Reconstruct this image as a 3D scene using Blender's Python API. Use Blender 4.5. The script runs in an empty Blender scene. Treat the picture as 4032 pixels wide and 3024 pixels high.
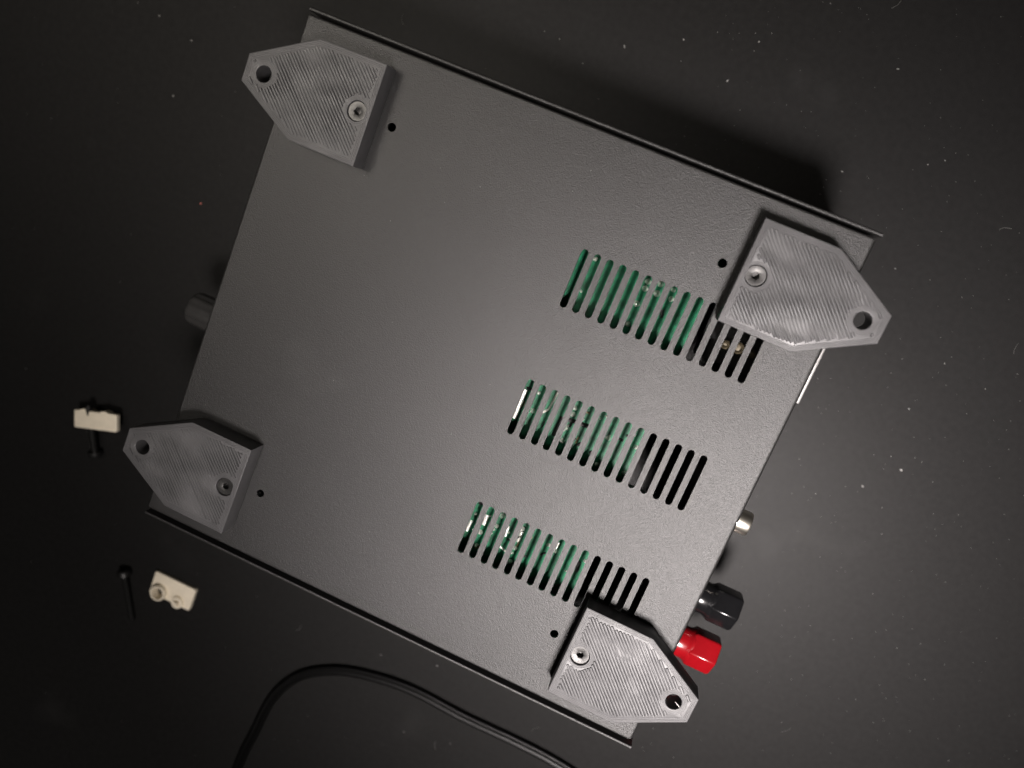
import bpy, bmesh, math, random
from mathutils import Vector, Matrix

scene = bpy.context.scene
MM = 0.001
H = 75.0                      # case height in mm; table top is z = 0, case bottom plate is z = H

# ---------------------------------------------------------------- camera, light, exposure
cam_data = bpy.data.cameras.new("camera")
cam = bpy.data.objects.new("camera", cam_data)
scene.collection.objects.link(cam)
Rcv = Matrix(((0.910, 0.374, -0.181), (0.400, -0.906, 0.139), (-0.112, -0.199, -0.974)))
CAMPOS = Vector((42.06, 60.43, 266.15 + H)) * MM
m3 = Rcv.transposed() @ Matrix(((1, 0, 0), (0, -1, 0), (0, 0, -1)))
m3 = m3.to_quaternion().normalized().to_matrix()
cam.matrix_world = Matrix.Translation(CAMPOS) @ m3.to_4x4()
cam_data.sensor_fit = 'HORIZONTAL'
cam_data.sensor_width = 36.0
cam_data.lens = 36.0 * 3275.9 / 4032.0
cam_data.clip_start = 0.005
cam_data.clip_end = 20.0
cam_data.dof.use_dof = True
cam_data.dof.focus_distance = 0.278
cam_data.dof.aperture_fstop = 8.0
scene.camera = cam

world = bpy.data.worlds.new("World")
scene.world = world
world.use_nodes = True
bg = world.node_tree.nodes["Background"]
bg.inputs[0].default_value = (1.0, 0.90, 0.74, 1)
bg.inputs[1].default_value = 0.010


def area_lamp(name, loc, target, size, power, col, spread=180):
    ld = bpy.data.lights.new(name, 'AREA')
    ld.shape = 'DISK'
    ld.size = size
    ld.energy = power
    ld.color = col
    ld.spread = math.radians(spread)
    o = bpy.data.objects.new(name, ld)
    scene.collection.objects.link(o)
    o.location = loc
    d = Vector(target) - Vector(loc)
    o.rotation_euler = d.to_track_quat('-Z', 'Y').to_euler()
    return o


area_lamp("ceiling_lamp", (0.225, -0.195, 0.775), (0.112, -0.045, 0.07), 0.17, 0.72, (1.0, 0.922, 0.90), 32)
area_lamp("ceiling_lamp_wide", (0.225, -0.195, 0.776), (0.03, -0.02, 0.07), 0.17, 2.6, (1.0, 0.925, 0.88), 180)  # second, wide emitter added at the ceiling lamp's spot to lift the surroundings
area_lamp("corner_fill", (-0.26, 0.09, 0.70), (-0.16, 0.155, 0.07), 0.20, 0.27, (1.0, 0.92, 0.82), 44)  # added fill with no known source, brightens the far corner at the knob end

scene.view_settings.view_transform = 'Standard'
scene.view_settings.look = 'None'
scene.view_settings.exposure = 0.0
scene.view_settings.gamma = 1.0
scene.render.engine = 'CYCLES'
scene.render.resolution_x = 1024
scene.render.resolution_y = 768


# ---------------------------------------------------------------- materials
def mat(name, base, rough, metal=0.0, spec=0.5, noise=None, bump=None, rough_var=None, stain=None):
    """noise = (scale per metre, dark factor, light factor); bump = (scale, strength, distance)"""
    m = bpy.data.materials.new(name)
    m.use_nodes = True
    nt = m.node_tree
    b = nt.nodes["Principled BSDF"]
    b.inputs["Base Color"].default_value = (*base, 1)
    b.inputs["Roughness"].default_value = rough
    b.inputs["Metallic"].default_value = metal
    b.inputs["Specular IOR Level"].default_value = spec
    tc = nt.nodes.new("ShaderNodeTexCoord")

    def tex(scale, detail=3):
        n = nt.nodes.new("ShaderNodeTexNoise")
        n.inputs["Scale"].default_value = scale
        n.inputs["Detail"].default_value = detail
        nt.links.new(tc.outputs["Object"], n.inputs["Vector"])
        return n
    if noise:
        n = tex(noise[0])
        r = nt.nodes.new("ShaderNodeValToRGB")
        r.color_ramp.elements[0].position = 0.3
        r.color_ramp.elements[1].position = 0.7
        r.color_ramp.elements[0].color = (*[c * noise[1] for c in base], 1)
        r.color_ramp.elements[1].color = (*[c * noise[2] for c in base], 1)
        nt.links.new(n.outputs["Fac"], r.inputs["Fac"])
        nt.links.new(r.outputs["Color"], b.inputs["Base Color"])
    if stain:                                   # dried smudges: (scale, low, high, lightening)
        n = tex(stain[0], 5)
        r2 = nt.nodes.new("ShaderNodeValToRGB")
        r2.color_ramp.elements[0].position = stain[1]
        r2.color_ramp.elements[1].position = stain[2]
        mx = nt.nodes.new("ShaderNodeMix")
        mx.data_type = 'RGBA'
        mx.inputs[7].default_value = (*[min(1, c * stain[3] + 0.003) for c in base], 1)
        src = b.inputs["Base Color"].links[0].from_socket
        nt.links.new(n.outputs["Fac"], r2.inputs["Fac"])
        nt.links.new(r2.outputs["Color"], mx.inputs[0])
        nt.links.new(src, mx.inputs[6])
        nt.links.new(mx.outputs[2], b.inputs["Base Color"])
    if rough_var:
        n = tex(rough_var[0], 4)
        mr = nt.nodes.new("ShaderNodeMapRange")
        mr.inputs["To Min"].default_value = rough_var[1]
        mr.inputs["To Max"].default_value = rough_var[2]
        nt.links.new(n.outputs["Fac"], mr.inputs["Value"])
        nt.links.new(mr.outputs["Result"], b.inputs["Roughness"])
    if bump:
        n = tex(bump[0], 2)
        bp = nt.nodes.new("ShaderNodeBump")
        bp.inputs["Strength"].default_value = bump[1]
        bp.inputs["Distance"].default_value = bump[2]
        nt.links.new(n.outputs["Fac"], bp.inputs["Height"])
        nt.links.new(bp.outputs["Normal"], b.inputs["Normal"])
    return m


M = {
    'table': mat("table_laminate", (0.0155, 0.0153, 0.0151), 0.37, spec=0.036, noise=(420, 0.9, 1.1),
                 bump=(2600, 0.30, 0.0002), rough_var=(14, 0.365, 0.385), stain=(22, 0.62, 0.80, 1.35)),
    'coat': mat("black_powder_coat", (0.009, 0.0087, 0.0086), 0.47, spec=0.56, noise=(700, 0.85, 1.15),
                bump=(2900, 0.62, 0.00026), rough_var=(26, 0.455, 0.515), stain=(34, 0.62, 0.80, 1.6)),
    'print': mat("grey_printed_plastic", (0.078, 0.077, 0.079), 0.46, spec=0.33, noise=(110, 0.88, 1.12), rough_var=(170, 0.30, 0.60)),
    'steel': mat("screw_steel", (0.06, 0.059, 0.058), 0.40, metal=0.75, noise=(2500, 0.8, 1.1)),
    'nickel': mat("nickel_plating", (0.85, 0.80, 0.70), 0.30, metal=1.0),
    'solder': mat("solder", (0.80, 0.78, 0.73), 0.30, metal=0.35, bump=(1500, 0.4, 0.0003)),
    'pcb': mat("green_solder_mask", (0.004, 0.130, 0.058), 0.50, spec=0.3, noise=(260, 0.35, 1.5)),
    'fr4': mat("board_edge", (0.20, 0.17, 0.08), 0.6),
    'red': mat("red_plastic", (0.17, 0.0025, 0.005), 0.22, noise=(300, 0.95, 1.05)),
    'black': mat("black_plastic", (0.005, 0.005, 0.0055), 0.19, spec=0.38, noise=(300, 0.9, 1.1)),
    'knob': mat("black_knob_plastic", (0.03, 0.0295, 0.029), 0.22, noise=(300, 0.9, 1.1)),
    'rubber': mat("cord_sheath", (0.0022, 0.0022, 0.0022), 0.38, spec=0.16, noise=(200, 0.8, 1.2), bump=(900, 0.2, 0.0002)),
    'oxide': mat("black_oxide_steel", (0.010, 0.010, 0.010), 0.42, spec=0.5, noise=(900, 0.7, 1.3)),
    'cream': mat("cream_plastic", (0.94, 0.85, 0.68), 0.27, noise=(250, 0.95, 1.04)),
    'dust': mat("dust_flakes", (0.17, 0.167, 0.16), 0.8, noise=(60, 0.4, 1.7)),
    'lint': mat("red_lint", (0.55, 0.16, 0.13), 0.8),
    'dark': mat("dark_component", (0.010, 0.010, 0.010), 0.5),
    'brass': mat("tinned_copper_wire", (0.08, 0.065, 0.04), 0.5, metal=0.4),
    'alloy': mat("aluminium", (0.13, 0.128, 0.125), 0.45, metal=0.4),
    'string': mat("filament_string", (0.62, 0.61, 0.60), 0.4),
}


# ---------------------------------------------------------------- helpers (all lengths in mm)
def link(name, me, parent=None, loc=(0, 0, 0), rotz=0.0):
    o = bpy.data.objects.new(name, me)
    scene.collection.objects.link(o)
    o.location = Vector(loc) * MM
    o.rotation_euler = (0, 0, rotz)
    if parent:
        o.parent = parent
    return o


def tag(o, label=None, cat=None, group=None, kind=None):
    if label: o["label"] = label
    if cat: o["category"] = cat
    if group: o["group"] = group
    if kind: o["kind"] = kind
    return o


def finish(bm, name, material, smooth=None):
    for v in bm.verts:
        v.co *= MM
    bmesh.ops.recalc_face_normals(bm, faces=bm.faces)
    me = bpy.data.meshes.new(name)
    bm.to_mesh(me)
    bm.free()
    me.materials.append(M[material])
    if smooth is not None:
        shade(me, smooth)
    return me


def shade(me, angle):
    for p in me.polygons:
        p.use_smooth = True
    me.set_sharp_from_angle(angle=math.radians(angle))


def circle(cx, cy, r, n=32, a0=0.0):
    return [(cx + r * math.cos(a0 + 2 * math.pi * i / n), cy + r * math.sin(a0 + 2 * math.pi * i / n)) for i in range(n)]


def stadium(cx, cy, half, r, n=8):
    pts = []
    for i in range(n + 1):
        a = math.pi * i / n
        pts.append((cx + r * math.cos(a), cy + half + r * math.sin(a)))
    for i in range(n + 1):
        a = math.pi + math.pi * i / n
        pts.append((cx + r * math.cos(a), cy - half + r * math.sin(a)))
    return pts


def plate_mesh(name, outlines, z0, z1, material, bevel=0.0, smooth=35):
    """Solid sheet cut out of 2D outlines (first is the rim, the rest are holes)."""
    cu = bpy.data.curves.new(name, 'CURVE')
    cu.dimensions = '2D'
    cu.fill_mode = 'BOTH'
    for pts in outlines:
        s = cu.splines.new('POLY')
        s.points.add(len(pts) - 1)
        for p, q in zip(s.points, pts):
            p.co = (q[0] * MM, q[1] * MM, 0, 1)
        s.use_cyclic_u = True
    cu.extrude = ((z1 - z0) / 2 - bevel) * MM
    cu.bevel_depth = bevel * MM
    cu.bevel_resolution = 2
    cu.offset = -bevel * MM
    tmp = bpy.data.objects.new(name + "_outline", cu)
    scene.collection.objects.link(tmp)
    dg = bpy.context.evaluated_depsgraph_get()
    me = bpy.data.meshes.new_from_object(tmp.evaluated_get(dg))
    bpy.data.objects.remove(tmp)
    bpy.data.curves.remove(cu)
    me.name = name
    zc = (z0 + z1) / 2 * MM
    for v in me.vertices:
        v.co.z += zc
    me.materials.clear()
    me.materials.append(M[material])
    for p in me.polygons:
        p.material_index = 0
    bm = bmesh.new()
    bm.from_mesh(me)
    bmesh.ops.remove_doubles(bm, verts=bm.verts, dist=1e-7)
    bmesh.ops.recalc_face_normals(bm, faces=bm.faces)
    bm.to_mesh(me)
    bm.free()
    if smooth: shade(me, smooth)
    else:
        for p in me.polygons: p.use_smooth = False
    return me


def extrude_profile(name, prof, axis, a, b, material, smooth=40):
    """Closed profile of (u, z) swept straight along x or y from a to b."""
    bm = bmesh.new()
    def pt(t, u, z): return (t, u, z) if axis == 'x' else (u, t, z)
    r0 = [bm.verts.new(pt(a, u, z)) for u, z in prof]
    r1 = [bm.verts.new(pt(b, u, z)) for u, z in prof]
    n = len(prof)
    for i in range(n):
        bm.faces.new((r0[i], r0[(i + 1) % n], r1[(i + 1) % n], r1[i]))
    bm.faces.new(r0)
    bm.faces.new(list(reversed(r1)))
    return finish(bm, name, material, smooth)


def lathe_into(bm, prof, n=40, radial=None, basis=None, org=(0, 0, 0), caps=True):
    """prof = [(t, r)] along local x axis; radial(t_index, angle) scales radius."""
    B = basis or Matrix.Identity(3)
    org = Vector(org)
    rings = []
    for k, (t, r) in enumerate(prof):
        ring = []
        for i in range(n):
            a = 2 * math.pi * i / n
            rr = r * (radial(k, a) if radial else 1.0)
            ring.append(bm.verts.new(org + B @ Vector((t, rr * math.cos(a), rr * math.sin(a)))))
        rings.append(ring)
    for k in range(len(rings) - 1):
        for i in range(n):
            j = (i + 1) % n
            bm.faces.new((rings[k][i], rings[k][j], rings[k + 1][j], rings[k + 1][i]))
    if not caps: return
    if prof[0][1] > 0: bm.faces.new(list(reversed(rings[0])))
    if prof[-1][1] > 0: bm.faces.new(rings[-1])


def box_into(bm, x0, x1, y0, y1, z0, z1, bev=0.0):
    r = bmesh.ops.create_cube(bm, size=1.0)
    vs = r['verts']
    for v in vs:
        v.co = Vector(((x0 + x1) / 2 + v.co.x * (x1 - x0), (y0 + y1) / 2 + v.co.y * (y1 - y0), (z0 + z1) / 2 + v.co.z * (z1 - z0)))
    if bev:
        es = list({e for v in vs for e in v.link_edges})
        bmesh.ops.bevel(bm, geom=es, offset=bev, segments=2, affect='EDGES', profile=0.5)


def box_mesh(name, material, *dims, bev=0.0):
    bm = bmesh.new()
    box_into(bm, *dims, bev=bev)
    return finish(bm, name, material, 40)


# ---------------------------------------------------------------- table
table = link("table", plate_mesh("table", [[(-900, -700), (900, -700), (900, 700), (-900, 700)]], -25, 0, 'table', bevel=1.5))
tag(table, kind="structure")

# ---------------------------------------------------------------- electronics case, lying upside down
case = link("electronics_case", None)
tag(case, "black metal electronics case lying upside down with slotted bottom and four grey brackets", "electronics case")

PX0, PX1, PY = -95.0, 94.8, 90.2
SLOT_X0, SLOT_P, SLOT_HALF, SLOT_R = 16.965, 4.329, 8.727, 1.18
SLOT_Y = (45.53, 0.14, -45.36)
outl = [[(PX0, -PY), (PX1, -PY), (PX1, PY), (PX0, PY)]]
for yc in SLOT_Y:
    for i in range(15):
        outl.append(stadium(SLOT_X0 + i * SLOT_P, yc, SLOT_HALF, SLOT_R))
for hx, hy in ((-56.5, 67.6), (57.45, 67.4), (-56.8, -67.0), (57.45, -67.4)):
    outl.append(circle(hx, hy, 1.45, 24))
link("bottom_plate", plate_mesh("bottom_plate", outl, H - 1.2, H, 'coat', smooth=0), case)


def bend(edge, r, depth, th=1.2, n=6, sgn=1):
    """Sheet profile that rolls over from the plate edge and runs down."""
    out, inn = [], []
    for i in range(n + 1):
        a = math.pi / 2 * i / n
        out.append((edge + sgn * r * math.sin(a), H - r + r * math.cos(a)))
        ri = max(r - th, 0.15)
        inn.append((edge + sgn * ri * math.sin(a), H - max(r, th + 0.15) + ri * math.cos(a) - 0.0))
    out.append((edge + sgn * r, H - depth))
    inn.append((edge + sgn * max(r - th, 0.15), H - depth))
    return out + list(reversed(inn))


E_ = 0.02
link("back_panel", extrude_profile("back_panel", bend(PX1 + E_, 1.1, 73.0), 'y', -PY, PY, 'coat'), case)
link("front_panel", extrude_profile("front_panel", bend(PX0 - E_, 0.7, 73.0, sgn=-1), 'y', -PY, PY, 'coat'), case)
for s in (1, -1):
    link("side_flange", extrude_profile("side_flange", bend(s * (PY + E_), 0.7, 14.0, sgn=s), 'x', PX0, PX1, 'coat'), case)


def u_shell():
    """Cover: two side walls joined by the panel that rests on the table."""
    yt, yb, th, e = 93.1, -94.1, 1.15, 0.35
    top = H - 0.6
    pr = [(yt - e, top), (yt - 0.1, top - 0.1), (yt, top - e), (yt, 1.5), (yt - 1.5, 0.0), (yb + 1.5, 0.0), (yb, 1.5), (yb, top - e), (yb + 0.1, top - 0.1), (yb + e, top),
          (yb + th - e, top), (yb + th - 0.1, top - 0.1), (yb + th, top - e), (yb + th, 1.9), (yb + th + 0.7, 1.2), (yt - th - 0.7, 1.2), (yt - th, 1.9), (yt - th, top - e), (yt - th + 0.1, top - 0.1), (yt - th + e, top)]
    return extrude_profile("cover", pr, 'x', -96.0, 97.0, 'coat', smooth=60)


link("cover", u_shell(), case)

# knob on the front panel
bm = bmesh.new()
flute = lambda k, a: 1.0 - (0.05 * (0.5 + 0.5 * math.cos(12 * a)) if 1 <= k <= 3 else 0.0)
Bneg = Matrix(((-1, 0, 0), (0, 1, 0), (0, 0, 1)))
lathe_into(bm, [(0, 6.9), (0.4, 7.0), (1.0, 7.0), (25.2, 6.8), (26.4, 6.4), (27.0, 5.6), (27.0, 0.01)], 144, flute, Bneg, (-95.9, -25.2, H - 38))
link("control_knob", finish(bm, "control_knob", 'knob', 50), case)


# binding posts on the back panel
def binding_post(y, z, material, label):
    bm = bmesh.new()
    x0 = 95.95
    lathe_into(bm, [(0, 6.4), (2.0, 6.4), (2.4, 6.15), (10.2, 6.15), (11.0, 6.5), (11.8, 6.9), (12.6, 6.9), (12.6, 0.01)], 48, None, None, (x0, y, z))
    post = link("binding_post", finish(bm, "binding_post", material, 40), case)
    bm = bmesh.new()
    rot = math.pi / 2
    rings = [(0.0, 7.2), (0.8, 7.75), (9.4, 7.75), (10.2, 7.35), (10.6, 6.5)]
    vs = []
    n = 6
    rr = 0.7
    for t, R in rings:
        ring = []
        for i in range(n):
            for da in (-0.10, -0.035, 0.035, 0.10):
                a = rot + 2 * math.pi * i / n + da
                k = R * (1.0 - 0.35 * abs(da) ** 1.0 * 0.5) * math.cos(0) 
                # points on the hexagon flats next to the corner, corner rounded
                d = abs(da)
                hexr = R * math.cos(math.pi / 6) / math.cos(math.pi / 6 - d)
                if d < 0.05:
                    hexr *= 0.994
                ring.append(bm.verts.new((x0 + 11.7 + t, y + hexr * math.cos(a), z + hexr * math.sin(a))))
        vs.append(ring)
    m = len(vs[0])
    for k in range(len(vs) - 1):
        for i in range(m):
            j = (i + 1) % m
            bm.faces.new((vs[k][i], vs[k][j], vs[k + 1][j], vs[k + 1][i]))
    bm.faces.new(list(reversed(vs[0])))
    bm.faces.new(vs[-1])
    tag(post, label)
    link("hexagonal_cap", finish(bm, "hexagonal_cap", material, 32), post)


binding_post(-67.4, H - 41.5, 'red', "glossy red plastic binding post")
binding_post(-47.9, H - 41.5, 'black', "glossy black plastic binding post")

# metal coaxial jack, black cylinder below it, and the flat socket flange
bm = bmesh.new()
lathe_into(bm, [(0, 5.4), (1.6, 5.4), (1.6, 4.2), (3.0, 4.4), (9.0, 4.4), (9.6, 4.1), (9.6, 2.8), (4.0, 2.8), (4.0, 0.01)], 40, None, None, (95.95, -12.2, H - 30))
tag(link("metal_jack", finish(bm, "metal_jack", 'nickel', 35), case), "shiny nickel plated jack")
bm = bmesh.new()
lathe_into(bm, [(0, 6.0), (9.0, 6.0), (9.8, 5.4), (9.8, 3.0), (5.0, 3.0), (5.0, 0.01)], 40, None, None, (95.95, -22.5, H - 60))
link("black_cylinder", finish(bm, "black_cylinder", 'black', 35), case)  # cylinder added to make the dark round patch
bm = bmesh.new()
box_into(bm, 95.95, 97.25, 36.4, 76.0, H - 34, H - 3.5, bev=0.2)
link("socket_flange", finish(bm, "socket_flange", 'alloy', 40), case)

# ---------------------------------------------------------------- circuit board behind the slots
ZB = H - 10.0
board = link("circuit_board", box_mesh("circuit_board", 'pcb', -30, 58.6, -76, 76, ZB - 1.6, ZB, bev=0.1), case)
rnd = random.Random(4)


def joint(x, y, r=0.95):
    bm = bmesh.new()
    j = [1 + rnd.uniform(-.12, .12) for _ in range(12)]
    B = Matrix(((0, 0, 1), (0, 1, 0), (1, 0, 0)))
    lathe_into(bm, [(0, r), (0.25 * r, r * 0.93), (0.6 * r, r * 0.62), (1.1 * r, r * 0.34), (1.5 * r, r * 0.22), (1.55 * r, 0.01)], 12,
               lambda k, a: j[int(round(a / (2 * math.pi) * 12)) % 12], B)
    link("solder_joint", finish(bm, "solder_joint", 'solder', 60), board, (x, y, ZB + 0.02))


for x, y, r in ((20.1, 53.6, .8), (19.8, 42.1, .5), (38.7, 53.3, 1.0), (38.7, 50.9, 1.0), (38.1, 45.4, 1.1), (38.2, 38.1, .9), (42.7, 54.2, 1.0), (42.8, 50.9, 1.15), (47.8, 51.1, 1.0), (47.3, 54.0, .8),
                (19.9, 5.0, .7), (20.4, -1.6, .9), (33.2, 5.2, .8), (33.4, 3.0, .9), (33.5, -2.0, 1.0), (33.5, -7.0, .9), (47.6, 0.4, .8), (47.5, -9.6, .8), (57.0, 1.4, .8), (57.2, -8.4, .9),
                (20.0, -49.3, 1.0), (20.5, -54.4, .8), (25.0, -40.5, 1.0), (24.5, -44.7, .8), (33.1, -41.7, .9), (33.4, -49.2, .8), (33.5, -54.5, .9), (43.6, -43.0, .7), (46.6, -43.9, .9), (57.3, -42.8, .7),
                (26.5, 33.0, .9), (50.5, 30.5, .9), (10.0, 20.0, .9), (28.0, 20.5, .9), (45.0, -25.0, .9), (22.0, -22.0, .9), (54.0, 18.0, .9)):
    joint(x, y, r)


def track(pts, w, name="tinned_track", material='solder', h=0.45):
    bm = bmesh.new()
    for (xa, ya), (xb, yb) in zip(pts[:-1], pts[1:]):
        d = Vector((xb - xa, yb - ya, 0)); L = d.length; d.normalize()
        nrm = Vector((-d.y, d.x, 0))
        prof = [(-w / 2, 0), (-w / 2 * .7, h * .8), (0, h), (w / 2 * .7, h * .8), (w / 2, 0)]
        a = [bm.verts.new(Vector((xa, ya, 0)) + nrm * u + Vector((0, 0, v))) for u, v in prof]
        b = [bm.verts.new(Vector((xb, yb, 0)) + nrm * u + Vector((0, 0, v))) for u, v in prof]
        for i in range(4):
            bm.faces.new((a[i], a[i + 1], b[i + 1], b[i]))
        bm.faces.new(a); bm.faces.new(list(reversed(b)))
        bm.faces.new((a[0], b[0], b[4], a[4]))
    link(name, finish(bm, name, material, 70), board, (0, 0, ZB + 0.02))


track([(15.3, 4.2), (15.35, -6.6)], 1.5)
track([(25.8, 8.2), (25.3, 1.2), (23.8, -0.6)], 0.8)
track([(15.6, -46.6), (15.3, -51.0)], 1.1)
track([(20.0, -42.4), (20.0, -46.4)], 1.6)
track([(28.3, -42.8), (28.6, -46.8)], 0.9)
track([(28.2, -51.0), (30.6, -51.8)], 0.9)
track([(33.4, -42.6), (33.5, -46.8)], 1.2)
track([(46.6, -40.6), (46.6, -43.0)], 1.0)
track([(31.5, 0.6), (41.0, 1.3)], 1.5, "insulated_wire", 'dark', 1.4)
track([(30.3, 0.6), (30.1, -6.4)], 1.5, "insulated_wire", 'dark', 1.4)
track([(46.6, 46.8), (47.3, 44.2)], 1.3, "insulated_wire", 'dark', 1.0)
track([(55.7, -43.6), (56.0, -47.5)], 1.4, "insulated_wire", 'dark', 1.0)
for yc in (0.0, -47.0):
    for _ in range(26):
        x, y = rnd.uniform(13, 57), yc + rnd.uniform(-9, 8)
        if rnd.random() < .6:
            joint(x, y, rnd.uniform(.3, .55))
        else:
            a = rnd.choice((0, math.pi / 2, .8))
            track([(x, y), (x + 2.2 * math.cos(a), y + 2.2 * math.sin(a))], rnd.uniform(.5, 1.0), "surface_mount_part", rnd.choice(('dark', 'dark', 'fr4')), .6)
# parts beyond the edge of the board
bm = bmesh.new()
lathe_into(bm, [(0, 5.2), (0.5, 5.6), (15, 5.6), (15.5, 5.2), (15.5, 0.01)], 32, None, None, (59.8, -16.4, H - 7.9))
link("capacitor", finish(bm, "capacitor", 'alloy', 50), case)
for (px, py, r_) in ((69.9, 44.0, 1.2), (74.0, 44.6, 1.9), (78.9, 44.4, 1.3)):
    bm = bmesh.new()
    n = 18
    path = [(px + r_ * math.cos(2 * math.pi * i / n), py + r_ * 0.8 * math.sin(2 * math.pi * i / n)) for i in range(n)]
    for i in range(n):
        a, b = path[i], path[(i + 1) % n]
        d = Vector((b[0] - a[0], b[1] - a[1], 0)).normalized(); nm = Vector((-d.y, d.x, 0))
        ring0 = [bm.verts.new(Vector((a[0], a[1], H - 14)) + nm * .5 * math.cos(q) + Vector((0, 0, .5 * math.sin(q)))) for q in (0, 1.57, 3.14, 4.71)]
        ring1 = [bm.verts.new(Vector((b[0], b[1], H - 14)) + nm * .5 * math.cos(q) + Vector((0, 0, .5 * math.sin(q)))) for q in (0, 1.57, 3.14, 4.71)]
        for q in range(4):
            bm.faces.new((ring0[q], ring0[(q + 1) % 4], ring1[(q + 1) % 4], ring1[q]))
    box_into(bm, px - 1.2, px + 1.2, py - 1.5, py + 1.5, H - 32, H - 14.4, bev=0.3)
    link("wire_terminal", finish(bm, "wire_terminal", 'brass', 50), case)
link("socket_body", box_mesh("socket_body", 'dark', 63, 94.5, 36, 66, H - 40, H - 32.2, bev=0.4), case)

# ---------------------------------------------------------------- printed mounting brackets
BW, BD1, BD2, BE, BDH, BDS, BH = 32.8, 23.24, 44.48, 8.78, 37.77, 4.64, 9.3
BPOLY = [(0, BW / 2), (-BD1, BW / 2), (-BD2, BE / 2), (-BD2, -BE / 2), (-BD1, -BW / 2), (0, -BW / 2)]   # counter-clockwise


def inset(poly, d):
    out = []
    n = len(poly)
    for i in range(n):
        p0, p1, p2 = Vector(poly[i - 1]), Vector(poly[i]), Vector(poly[(i + 1) % n])
        e1, e2 = (p1 - p0).normalized(), (p2 - p1).normalized()
        n1, n2 = Vector((-e1.y, e1.x)), Vector((-e2.y, e2.x))
        a, b = p0 + n1 * d, p1 + n2 * d
        den = e1.x * e2.y - e1.y * e2.x
        t = ((b.x - a.x) * e2.y - (b.y - a.y) * e2.x) / den
        q = a + e1 * t
        out.append((q.x, q.y))
    return out


def inside(poly, x, y):
    n = len(poly)
    for i in range(n):
        ax, ay = poly[i]; bx, by = poly[(i + 1) % n]
        if (bx - ax) * (y - ay) - (by - ay) * (x - ax) < 0:
            return False
    return True


from mathutils import noise as mnoise


def ridge_strip(bm, pts, w, hts, closed=False):
    """Raised bead of plastic following pts on the bracket's top face."""
    rings = []
    n = len(pts)
    for i in range(n):
        a = Vector(pts[i - 1] if (closed or i > 0) else pts[i])
        b = Vector(pts[(i + 1) % n] if (closed or i < n - 1) else pts[i])
        d = (b - a)
        if d.length < 1e-9: d = Vector((1, 0))
        d.normalize()
        nm = Vector((-d.y, d.x))
        c = Vector(pts[i])
        ring = []
        for u, v in ((-.5, -0.02), (-.22, .85), (.2, .85), (.5, -0.02)):
            z = BH + (hts[i] * v if v > 0 else -0.03)
            q = c + nm * (u * w)
            ring.append(bm.verts.new((q.x, q.y, z)))
        rings.append(ring)
    last = n if closed else n - 1
    for i in range(last):
        j = (i + 1) % n
        for k in range(3):
            bm.faces.new((rings[i][k], rings[i][k + 1], rings[j][k + 1], rings[j][k]))


def infill_mesh(seed, flip):
    bm = bmesh.new()
    rr = random.Random(seed)
    inner = inset(BPOLY, 2.1)
    d = Vector((1, -1)).normalized()
    nm = Vector((-d.y, d.x))
    off = -60.0
    while off < 60:
        run, hts = [], []
        jit = rr.uniform(-.05, .05)
        gain = rr.uniform(0.75, 1.2)
        t = -60.0
        while t < 60:
            p = nm * (off + jit) + d * t
            ok = inside(inner, p.x, p.y) and (p - Vector((-BDH, 0))).length > 4.3 and (p - Vector((-BDS, 0))).length > 4.5
            if ok:
                s = 1 if not flip else -1
                patch = mnoise.noise(Vector((p.x * .09 * s + seed * 7.1, p.y * .16 * s, 3.3)))
                fine = mnoise.noise(Vector((p.x * .5, p.y * .5, seed + 9.0)))
                h = max(0.05, 0.40 + 0.55 * patch + 0.10 * fine) * gain
                wob = 0.07 * mnoise.noise(Vector((p.x * .25, p.y * .25, seed * 3.0)))
                run.append((p.x + nm.x * wob, p.y + nm.y * wob)); hts.append(h)
            if (not ok or t + .8 >= 60) and run:
                if len(run) > 1:
                    ridge_strip(bm, run, 1.0, hts)
                run, hts = [], []
            t += .8
        off += 0.98
    for k, dd in enumerate((0.55, 1.05, 1.55)):
        loop = inset(BPOLY, dd)
        pts = []
        for i in range(len(loop)):
            a, b = Vector(loop[i]), Vector(loop[(i + 1) % len(loop)])
            m = max(2, int((b - a).length / 1.2))
            pts += [tuple(a.lerp(b, q / m)) for q in range(m)]
        ridge_strip(bm, pts, 0.48, [0.10 + 0.05 * mnoise.noise(Vector((p[0] * .4, p[1] * .4, k + seed))) for p in pts], True)
    for (cx, r0) in ((-BDH, 2.95), (-BDS, 3.28)):
        for k in range(3 if r0 < 3 else 2):
            pts = circle(cx, 0, r0 + 0.25 + k * .5, 40)
            ridge_strip(bm, pts, 0.46, [0.05] * 40, True)
    return finish(bm, "print_lines", 'print', 25)


body_me = plate_mesh("mounting_bracket", [BPOLY, circle(-BDH, 0, 2.6, 40), circle(-BDS, 0, 3.2, 40)], 0.02, BH, 'print', bevel=0.28)


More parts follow.
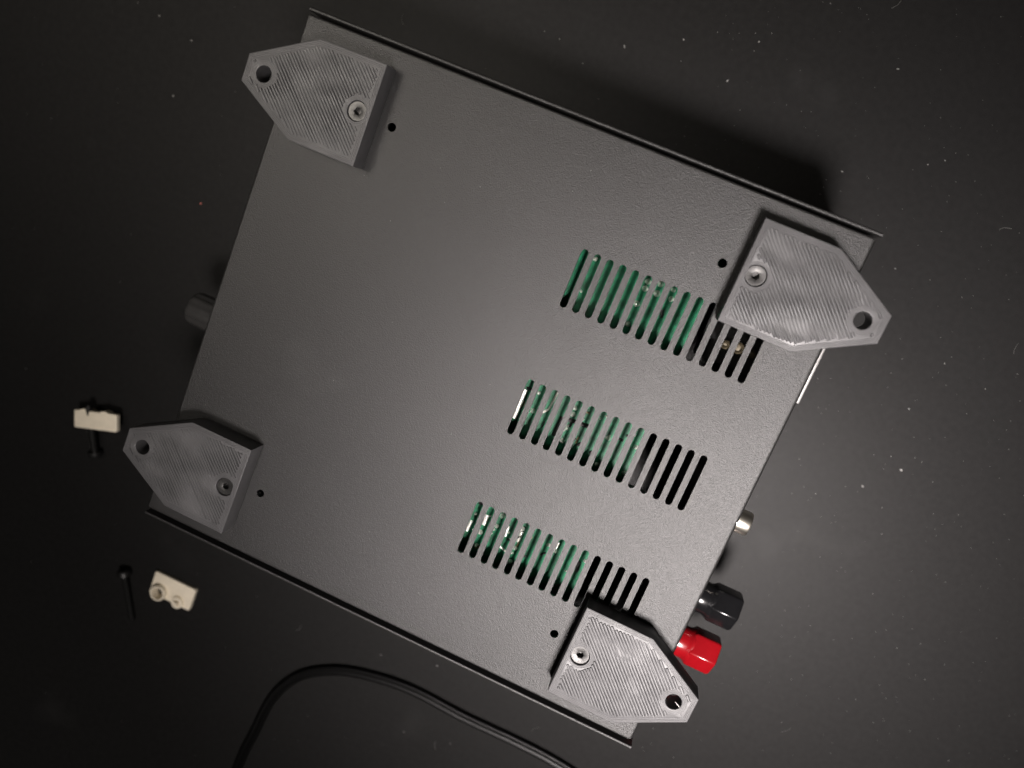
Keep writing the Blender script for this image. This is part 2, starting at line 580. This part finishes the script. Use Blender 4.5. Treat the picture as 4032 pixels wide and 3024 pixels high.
def screw_mesh():
    """Countersunk socket screw seen from above: flat head with a hexagon socket."""
    bm = bmesh.new()
    n = 48
    def ring(r, z, hexa=False):
        out = []
        for i in range(n):
            a = 2 * math.pi * i / n
            rr = r
            if hexa:
                q = (a % (math.pi / 3)) - math.pi / 6
                rr = r * math.cos(math.pi / 6) / math.cos(q)
            out.append(bm.verts.new((rr * math.cos(a), rr * math.sin(a), z)))
        return out
    rings = [ring(1.5, -7.0), ring(1.5, -1.6), ring(3.0, -0.25), ring(3.05, -0.12), ring(2.95, 0.0), ring(1.45, 0.0), ring(1.22, -0.12, True), ring(1.18, -2.6, True)]
    for a, b in zip(rings[:-1], rings[1:]):
        for i in range(n):
            j = (i + 1) % n
            bm.faces.new((a[i], a[j], b[j], b[i]))
    bm.faces.new(list(reversed(rings[0])))
    bm.faces.new(rings[-1])
    for i in range(13):                                   # stamped marks round the head
        if i in (5, 6, 7): continue
        a = 2 * math.pi * i / 13
        B = Matrix.Rotation(a, 3, 'Z')
        q = [B @ Vector(v) for v in ((1.9, -.09, 0.002), (2.55, -.09, 0.002), (2.55, .09, 0.002), (1.9, .09, 0.002))]
        t = [B @ Vector(v) for v in ((1.95, -.05, 0.07), (2.5, -.05, 0.07), (2.5, .05, 0.07), (1.95, .05, 0.07))]
        qv = [bm.verts.new(v) for v in q]; tv = [bm.verts.new(v) for v in t]
        for k in range(4):
            bm.faces.new((qv[k], qv[(k + 1) % 4], tv[(k + 1) % 4], tv[k]))
        bm.faces.new(tv)
    return finish(bm, "countersunk_screw", 'steel', 30)


screw_me = screw_mesh()
BR = (("grey printed bracket beside the black and red binding posts", 62.78, -66.1, -.013 + math.pi, 0.3),
      ("grey printed bracket at the corner next to the thin upright socket flange", 62.70, 67.5, -.009 + math.pi, 0.9),
      ("grey printed bracket at the knob end, far from the loose cream clips", -60.97, 67.98, .010, 0.1),
      ("grey printed bracket at the knob end, next to the loose cream clips", -61.56, -66.07, -.007, 0.6))
for k, (lab, bx_, by_, ang, sr) in enumerate(BR):
    b = link("mounting_bracket", body_me, case, (bx_, by_, H), ang)
    b["label"] = lab
    b["group"] = "brackets screwed to the case corners"
    tag(link("print_lines", infill_mesh(k + 1, k < 2), b), kind="stuff")
    link("countersunk_screw", screw_me, b, (-BDS, 0, BH - 0.75), sr)
    if k == 0:
        bm = bmesh.new()
        B = Matrix(((1, 0, 0), (0, 1, 0), (0, 0, 1)))
        pa, pb = Vector((-BDH - 2.45, 0.9, BH - 0.5)), Vector((-BDH - 0.3, -0.3, BH - 0.2))
        dr = (pb - pa); L = dr.length
        lathe_into(bm, [(0, .1), (L * .6, .09), (L, .03)], 6, None, dr.to_track_quat('X', 'Z').to_matrix(), pa)
        link("filament_string", finish(bm, "filament_string", 'string', 60), b)


# ---------------------------------------------------------------- power cord on the table
def catmull(P, n=10):
    out = []
    for i in range(1, len(P) - 2):
        p0, p1, p2, p3 = [Vector(q) for q in P[i - 1:i + 3]]
        for k in range(n):
            t = k / n
            out.append(0.5 * ((2 * p1) + (-p0 + p2) * t + (2 * p0 - 5 * p1 + 4 * p2 - p3) * t * t + (-p0 + 3 * p1 - 3 * p2 + p3) * t ** 3))
    out.append(Vector(P[-2]))
    return out


cpts = [(170, -190), (135, -167), (99.6, -159.8), (80.8, -157.7), (62.7, -157.5), (40.1, -158.0), (16.7, -157.2), (-1.3, -159.2), (-18.5, -163.9), (-32.3, -172.0),
        (-40.8, -182.1), (-45.7, -195.6), (-47.5, -215.0), (-48.8, -229.2), (-48.0, -252.0), (-40, -300), (-10, -350), (40, -380)]
path = catmull(cpts)
bm = bmesh.new()
prof = []
r_ = 1.25
for i in range(9):                                   # figure-eight outline of the two joined conductors
    a = math.radians(50 + 260 * i / 8); prof.append((-r_ * .97 + r_ * math.cos(a), r_ + r_ * math.sin(a)))
for i in range(9):
    a = math.radians(-130 + 260 * i / 8); prof.append((r_ * .97 + r_ * math.cos(a), r_ + r_ * math.sin(a)))
prev = None
for i, p in enumerate(path):
    d = (path[min(i + 1, len(path) - 1)] - path[max(i - 1, 0)]).normalized()
    nm = Vector((-d.y, d.x))
    ring = [bm.verts.new((p.x + nm.x * u, p.y + nm.y * u, v + 0.02)) for u, v in prof]
    if prev:
        for k in range(len(prof)):
            j = (k + 1) % len(prof)
            bm.faces.new((prev[k], prev[j], ring[j], ring[k]))
    else:
        bm.faces.new(ring)
    prev = ring
bm.faces.new(list(reversed(prev)))
cord = link("power_cord", finish(bm, "power_cord", 'rubber', 50))
tag(cord, "black twin power cord curving across the table below the case", "cord")


# ---------------------------------------------------------------- loose cream clips and black screws
def loose_screw(name, head, tip, r, hr, label, zc):
    head, tip = Vector(head), Vector(tip)
    d = Vector((tip.x - head.x, tip.y - head.y, 0)); L = d.length
    bm = bmesh.new()
    prof = [(0.9, 0.01), (0.9, 1.3), (-0.0, 1.45), (-0.0, hr * .7), (0.35, hr * .88), (1.1, hr), (3.0, hr), (3.2, hr * .92), (3.2, r * 1.0)]
    q = 3.4
    k = 0
    while q < L - 1.2:
        prof.append((q, r * (1.0 if k % 2 == 0 else .84))); q += .45; k += 1
    prof += [(L - .6, r * .8), (L, r * .45), (L, 0.01)]
    ang = math.atan2(d.y, d.x)
    lean = math.atan2(hr - r, L)
    o_ = link(name, None)
    lathe_into(bm, prof, 24)
    me = finish(bm, name, 'oxide', 40)
    o = bpy.data.objects.new(name, me)
    bpy.data.objects.remove(o_)
    scene.collection.objects.link(o)
    o.name = name
    o.location = Vector((head.x, head.y, hr + 0.02)) * MM
    o.rotation_euler = (0, zc or lean, ang)
    tag(o, label, "screw", "loose black screws on the table")
    return o


loose_screw("black_screw", (-134.2, -166.2), (-122.6, -190.0), 1.5, 3.2, "loose black screw lying by itself beside a cream clip", 0)
loose_screw("black_screw", (-164.4, -120.3), (-172.9, -95.8), 1.6, 3.1, "loose black screw sticking through the face-down cream clip", -math.atan(.165))


def clip(label, holes=True):
    """Small moulded clip: rounded block, a countersunk boss and a small pin near one long edge."""
    root = link("plastic_clip", None)
    tag(root, label, "clip", "loose cream clips on the table")
    Lx, Ly, t = 21.6, 11.4, 2.6
    rim = []
    r = 0.8
    for cx, cy, a0 in ((Lx / 2 - r, Ly / 2 - r, 0), (-Lx / 2 + r, Ly / 2 - r, 90), (-Lx / 2 + r, -Ly / 2 + r, 180), (Lx / 2 - r, -Ly / 2 + r, 270)):
        for k in range(5):
            a = math.radians(a0 + 22.5 * k); rim.append((cx + r * math.cos(a), cy + r * math.sin(a)))
    link("clip_base", plate_mesh("clip_base", [rim] + ([circle(-5.6, -2.9, 2.4, 32), circle(4.4, -3.4, 1.0, 24)] if holes else []), 0, t, 'cream', bevel=0.3), root)
    B = Matrix(((0, 0, 1), (0, 1, 0), (1, 0, 0)))
    bm = bmesh.new()
    lathe_into(bm, [(-2.5, 3.8), (2.2, 3.8), (2.7, 3.5), (2.7, 2.9), (0.03, 2.4), (-2.5, 2.4), (-2.5, 3.8)], 36, None, B, (-5.6, -3.0, t - .05), caps=False)
    link("screw_boss", finish(bm, "screw_boss", 'cream', 40), root)
    bm = bmesh.new()
    lathe_into(bm, [(-2.5, 2.9), (1.3, 2.8), (1.5, 2.1), (1.5, 1.5), (0.4, 1.4), (0.4, 1.0), (2.6, .9), (2.9, .6), (2.9, 0.01)], 28, None, B, (4.4, -3.8, t - .05))
    link("locating_pin", finish(bm, "locating_pin", 'cream', 40), root)
    return root


c2 = clip("cream plastic clip lying flat with its round screw hole facing up")
c2.location = Vector((-108.2, -165.4, 0.02)) * MM
c2.rotation_euler = (0, 0, math.radians(0.5))
c1 = clip("cream plastic clip turned face down with a black screw passing through", False)
c1.location = Vector((-166.9, -101.6, 8.0)) * MM
c1.rotation_euler = (math.radians(180), 0, math.radians(17.5))
c1.scale = (1.0, 0.72, 1.0)

# ---------------------------------------------------------------- dust and lint
rnd = random.Random(11)
bm = bmesh.new()


def fleck(x, y, z, s, el, rot):
    n = rnd.choice((4, 5, 6))
    h = s * rnd.uniform(.35, .8)
    base, top = [], []
    for i in range(n):
        a = 2 * math.pi * i / n + rnd.uniform(-.3, .3)
        u, v = s * el * math.cos(a) * rnd.uniform(.7, 1.2), s * math.sin(a) * rnd.uniform(.7, 1.2)
        base.append(bm.verts.new((x + u * math.cos(rot) - v * math.sin(rot), y + u * math.sin(rot) + v * math.cos(rot), z + .01)))
    c = bm.verts.new((x, y, z + h))
    for i in range(n):
        bm.faces.new((base[i], base[(i + 1) % n], c))
    bm.faces.new(list(reversed(base)))


big = [(-180.6, 71.5), (-181.4, 46.9), (-6.9, 131.4), (13.4, 141.4), (88.4, 117.5), (153.9, 66.1), (121.8, 91.8), (20.1, -141.7), (-198.1, 75.9), (87.2, -128.9), (150, 45), (158, 22), (148, 10), (40, 150), (35, 133)]
for x, y in big:
    fleck(x, y, 0, rnd.uniform(.28, .48), rnd.uniform(1.0, 1.9), rnd.uniform(0, 6.3))
for _ in range(520):
    x, y = rnd.uniform(-280, 260), rnd.uniform(-300, 200)
    if -102 < x < 99 and -96 < y < 95: continue
    if rnd.random() > (0.3 + 0.7 * min(1, max(0, (x + 120) / 260))): continue
    fleck(x, y, 0, 0.10 + 0.16 * rnd.random() ** 3, rnd.uniform(1.0, 2.2), rnd.uniform(0, 6.3))
for _ in range(800):
    x, y = rnd.uniform(20, 260), rnd.uniform(-140, 200)
    if x < 99 and -96 < y < 95: continue
    fleck(x, y, 0, rnd.uniform(.05, .12), rnd.uniform(1, 2.2), rnd.uniform(0, 6.3))
for _ in range(16):                                   # lint fibres
    x, y, a = rnd.uniform(-230, 230), rnd.uniform(-200, 180), rnd.uniform(0, 6.3)
    if -105 < x < 125 and -98 < y < 97: continue
    cur, prev = rnd.uniform(-.25, .25), None
    for k in range(9):
        nx, ny = -math.sin(a) * .045, math.cos(a) * .045
        ring = [bm.verts.new((x + nx, y + ny, .03)), bm.verts.new((x, y, .12)), bm.verts.new((x - nx, y - ny, .03))]
        if prev:
            for q in range(2): bm.faces.new((prev[q], prev[q + 1], ring[q + 1], ring[q]))
        prev = ring
        x += .55 * math.cos(a); y += .55 * math.sin(a); a += cur + rnd.uniform(-.15, .15)
dust = link("dust", finish(bm, "dust", 'dust'))
tag(dust, "pale dust specks scattered over the black table", "dust", kind="stuff")
bm = bmesh.new()
for _ in range(34):
    fleck(rnd.uniform(-92, 92), rnd.uniform(-88, 88), H, rnd.uniform(.06, .12), rnd.uniform(1, 2.5), rnd.uniform(0, 6.3))
fleck(88.9, -28.5, H, .14, 2.4, 1.9)
tag(link("plate_dust", finish(bm, "plate_dust", 'dust'), case), kind="stuff")
bm = bmesh.new()
fleck(-154.3, 8.6, 0, .32, 1.4, .8)
tag(link("red_lint", finish(bm, "red_lint", 'lint')), "tiny red lint fleck on the table near the knob", "lint")
